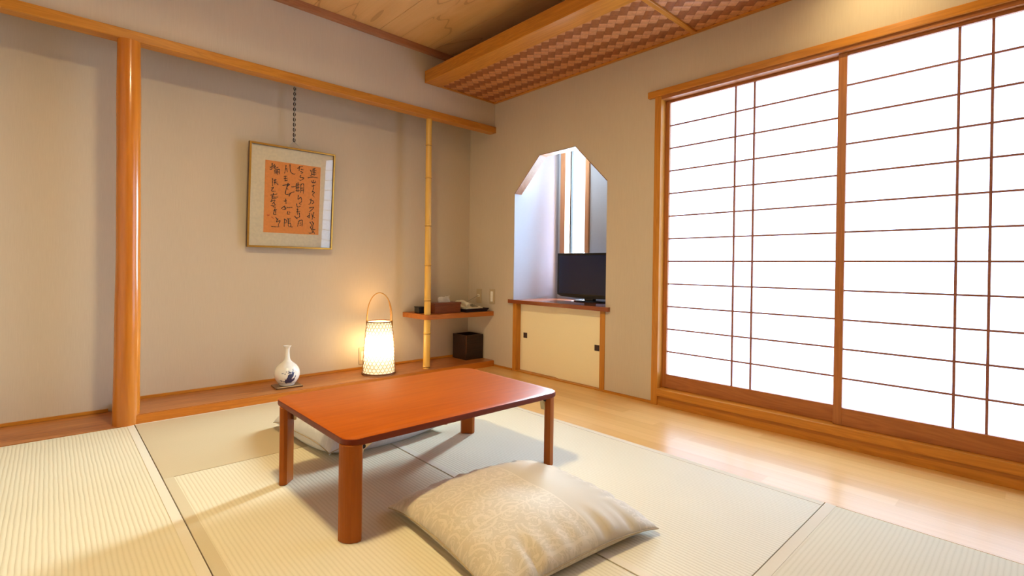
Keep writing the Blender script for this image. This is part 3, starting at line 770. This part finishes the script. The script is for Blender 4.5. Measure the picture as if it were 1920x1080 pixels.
# ------------------------------------------------------------------ shoji side
struct('trim_3', B(2.79, 2.818, -.45, 1.760, 1.934, 1.975, bev=.003), BEAMY)['label'] = 'projecting head rail above the shoji screens'
struct('trim_4', B(2.802, 2.90, -.31, 1.70, 1.914, 1.9345, bev=.001), SHOJIY)['label'] = 'grooved lintel of the shoji screens'
struct('trim_5', B(2.798, 2.90, 1.668, 1.712, 0, 1.934, bev=.002), BEAMZ)['label'] = 'upright casing at the left of the shoji screens'
struct('trim_6', B(2.798, 2.90, -.322, -.278, 0, 1.934, bev=.002), BEAMZ)['label'] = 'upright casing at the near end of the shoji screens'
struct('trim_7', B(2.784, 2.92, -.278, 1.668, .062, .105, bev=.002), BEAMY)['label'] = 'sill under the shoji screens'
struct('trim_8', B(2.806, 2.90, -.278, 1.668, 0, .0615, bev=.001), BEAMY)['label'] = 'riser board below the sill'
def shoji(label, y0, y1, xf, n):
    """y0<y1, xf = room-side face"""
    t = thing('shoji_screen', label, 'sliding screen', (xf + .014, (y0 + y1) / 2, .106), 0, 'shoji paper screens')
    zb, zt = .106, 1.914; st = .037; pz0, pz1 = .190, 1.898
    for a, b in ((y0, y0 + st), (y1 - st, y1)): obj('stile', B(xf, xf + .028, a, b, zb, zt, bev=.0015), SHOJIZ, t)
    obj('bottom_rail', B(xf + .001, xf + .027, y0 + st, y1 - st, zb, pz0, bev=.001), SHOJIY, t)
    obj('top_rail', B(xf + .001, xf + .027, y0 + st, y1 - st, pz1, zt, bev=.001), SHOJIY, t)
    bm = bmesh.new()
    rows = 12; h = (pz1 - pz0) / rows
    for i in range(1, rows): box(bm, xf + .0085, xf + .017, y0 + st, y1 - st, pz0 + h * i - .0042, pz0 + h * i + .0042)
    yc = (y0 + y1) / 2
    for s in (-1, 1): box(bm, xf + .0075, xf + .017, yc + s * .052 - .0048, yc + s * .052 + .0048, pz0, pz1)
    obj('lattice', bm, LATT, t)
    obj('paper', B(xf + .0175, xf + .0182, y0 + st - .004, y1 - st + .004, pz0 - .004, pz1 + .004), PAPER, t)
shoji('far shoji screen with thin red-brown lattice, nearest the television niche', .686, 1.678, 2.856, 0)
shoji('near shoji screen with thin red-brown lattice, cut off by the right edge', -.271, .719, 2.824, 1)

# ------------------------------------------------------------------ niche with counter and cabinet
NX = 3.357
bm = bmesh.new(); box(bm, XR + .073, NX + .05, 3.018, 3.07, 0, 2.3); box(bm, XR + .001, XR + .075, 3.0165, 3.0185, .586, 1.458); struct('wall_niche_left', bm, WHITEW)
struct('wall_niche_right', B(XR + .073, NX + .05, 1.74, 1.79, 0, 2.3), WHITEW)
bm = bmesh.new()
prism(bm, [(3.07, 0), (3.07, 2.3), (1.74, 2.3), (1.74, 0)], NX + .0, NX + .05, 'x') if False else None
box(bm, NX, NX + .14, 2.980, 3.018, .0, 2.3); box(bm, NX, NX + .14, 1.79, 2.66, .0, 2.3); box(bm, NX, NX + .14, 2.66, 2.980, .0, .66); box(bm, NX, NX + .14, 2.66, 2.980, 2.12, 2.3)
struct('wall_niche_back', bm, WHITEW)
struct('ceiling_niche', B(XR + .073, NX + .05, 1.79, 3.018, 2.2, 2.3), WHITEW)
wn = sroot('window_1', (NX, 2.81, .66)); wn['label'] = 'narrow bright window in the niche behind the television'
obj('frame_upright', B(NX - .02, NX + .05, 2.925, 2.980, .66, 2.12, bev=.002), PALEZ, wn)
obj('frame_upright', B(NX - .02, NX + .05, 2.66, 2.700, .66, 2.12, bev=.002), PALEZ, wn)
obj('frame_head', B(NX - .02, NX + .05, 2.70, 2.925, 2.08, 2.12, bev=.002), PALEZ, wn)
obj('frame_sill', B(NX - .02, NX + .05, 2.70, 2.925, .66, .69, bev=.002), PALEZ, wn)
obj('glass', B(NX + .108, NX + .114, 2.658, 2.979, .68, 2.09), NGLASS, wn)
obj('dark_sash', B(NX + .060, NX + .085, 2.922, 2.954, .69, 2.08), BLACK, wn, label='black window sash edge')
obj('sash_edge', B(NX + .062, NX + .085, 2.868, 2.876, .69, 2.08), CREAM, wn)
# wooden lining of the cut-cornered opening
bm = bmesh.new()
ln = [(3.018, 1.459), (2.736, 1.735), (2.371, 1.741), (2.085, 1.459)]
mid = Vector((2.55, 1.30))
for a, b in zip(ln, ln[1:]):
    A_ = Vector(a); B_ = Vector(b); d = (B_ - A_).normalized(); nn = Vector((-d.y, d.x));
    if nn.dot(mid - A_) < 0: nn = -nn
    prism(bm, [tuple(A_), tuple(B_), tuple(B_ + nn * .004 - d * .001), tuple(A_ + nn * .004 + d * .001)], XR - .002, XR + .075, 'x')
struct('trim_9', bm, LINING)['label'] = 'pale wooden lining of the cut-cornered niche opening'
bm = bmesh.new(); box(bm, 2.789, XR + .0735, 2.046, 3.055, .556, .585, bev=.003) if False else None
prism(bm, [(2.789, 2.046), (XR - .0005, 2.046), (XR - .0005, 2.087), (XR + .074, 2.087), (XR + .074, 1.792), (NX - .0005, 1.792), (NX - .0005, 3.016), (XR + .074, 3.016), (XR - .0005, 3.016), (XR - .0005, 3.055), (2.789, 3.055)], .556, .586, 'z')
tag(obj('counter_board', bm, COUNTER), 'glossy reddish wooden counter in the niche carrying the television', 'counter')
cb = thing('niche_cabinet', 'low cabinet with two cream sliding doors under the niche counter', 'cabinet', (2.85, 2.55, 0))
obj('post', B(XR - .004, XR + .072, 2.977, 3.017, 0, .556, bev=.002), BEAMZ, cb)
obj('post', B(XR - .004, XR + .072, 2.086, 2.128, 0, .556, bev=.002), BEAMZ, cb)
obj('floor_track', B(XR - .003, XR + .072, 2.128, 2.977, 0, .008, bev=.001), BEAMY, cb)
obj('cabinet_back', B(XR + .073, XR + .08, 2.087, 3.016, 0, .556), FUSUMA, cb)
d1 = obj('sliding_door', B(XR + .048, XR + .060, 2.53, 2.977, .009, .555, bev=.001), FUSUMA, cb)
d2_ = obj('sliding_door', B(XR + .034, XR + .046, 2.128, 2.560, .009, .555, bev=.001), FUSUMA, cb)
def pull(door, xf, yc, zc):
    bm = bmesh.new(); s = .021
    for a, b, c, d in ((-s, -s + .005, -s, s), (s - .005, s, -s, s), (-s + .005, s - .005, -s, -s + .005), (-s + .005, s - .005, s - .005, s)): box(bm, xf - .002, xf + .001, yc + a, yc + b, zc + c, zc + d)
    box(bm, xf - .0006, xf + .0005, yc - s + .004, yc + s - .004, zc - s + .004, zc + s - .004)
    off = door.parent.location
    bmesh.ops.translate(bm, verts=bm.verts[:], vec=-off); obj('door_pull', bm, DARKPULL, door, local=True)
pull(d1, XR + .048, 2.918, .296); pull(d2_, XR + .034, 2.178, .288)

# television
t = thing('television', 'small black flat television on the niche counter', 'television', (3.19, 2.47, .586))
bm = bmesh.new()
P = []
yl, yr, zb, zt = 2.790, 2.160, .622, .972
P = [(yl, zt), (yl, zb + .012)] + [(yl + (yr - yl) * k / 16, zb - .010 * math.sin(PI * k / 16)) for k in range(1, 16)] + [(yr, zb + .012), (yr, zt)]
prism(bm, P, 3.10, 3.135, 'x', .004); obj('bezel', bm, BLACK, t)
obj('screen', B(3.0985, 3.1005, yr + .022, yl - .022, zb + .022, zt - .018), SCREEN, t)
obj('rear_housing', B(3.134, 3.165, yr + .10, yl - .10, zb + .04, zt - .06, bev=.01), BLACK, t)
obj('neck', B(3.115, 3.16, 2.43, 2.515, .592, .66, bev=.004), BLACK, t)
bm = bmesh.new(); lathe(bm, [(.12, .5865), (.122, .590), (.115, .595), (.03, .599)], 0, 0, 40)
for v in bm.verts: v.co.y *= 1.25; v.co.x = v.co.x * .75
bmesh.ops.translate(bm, verts=bm.verts[:], vec=(3.14, 2.472, 0)); obj('foot', bm, BLACK, t, smooth=True)

# small warm downlight let into the woven canopy, washing the wall above the screens
t = thing('downlight', 'small round warm downlight in the woven canopy above the shoji', 'downlight', (2.46, .54, 2.262))
bm = bmesh.new(); lathe(bm, [(.034, 2.2625), (.034, 2.258), (.042, 2.256), (.042, 2.2625)], 2.46, .54, 32, False, False); obj('trim_ring', bm, CREAM, t, smooth=True)
ld = bpy.data.lights.new('downlight_bulb', 'SPOT'); ld.energy = 6; ld.color = (1, .80, .42); ld.spot_size = math.radians(130); ld.spot_blend = 1; ld.shadow_soft_size = .025
lo = bpy.data.objects.new('bulb', ld); C.objects.link(lo); lo.location = (0, 0, -.008); lo.parent = t; lo.rotation_euler = Vector((.62, -.02, -.50)).to_track_quat('-Z', 'Y').to_euler()

# ------------------------------------------------------------------ warm ceiling lamp (just above the picture)
t = thing('ceiling_lamp', 'warm square paper lamp hung under the cedar ceiling', 'ceiling lamp', (.60, 1.50, 2.36))
obj('diffuser', B(.50, .70, 1.40, 1.60, 2.385, 2.392), LAMPM, t)
obj('housing', B(.497, .703, 1.397, 1.603, 2.393, 2.43), BEAM, t)
for a in ((.493, .499, 1.393, 1.607), (.701, .707, 1.393, 1.607), (.499, .701, 1.393, 1.399), (.499, .701, 1.601, 1.607)): obj('side_board', B(*a, 2.372, 2.43), BEAM, t)
obj('stem', B(.59, .61, 1.49, 1.51, 2.43, 2.522), BEAM, t)
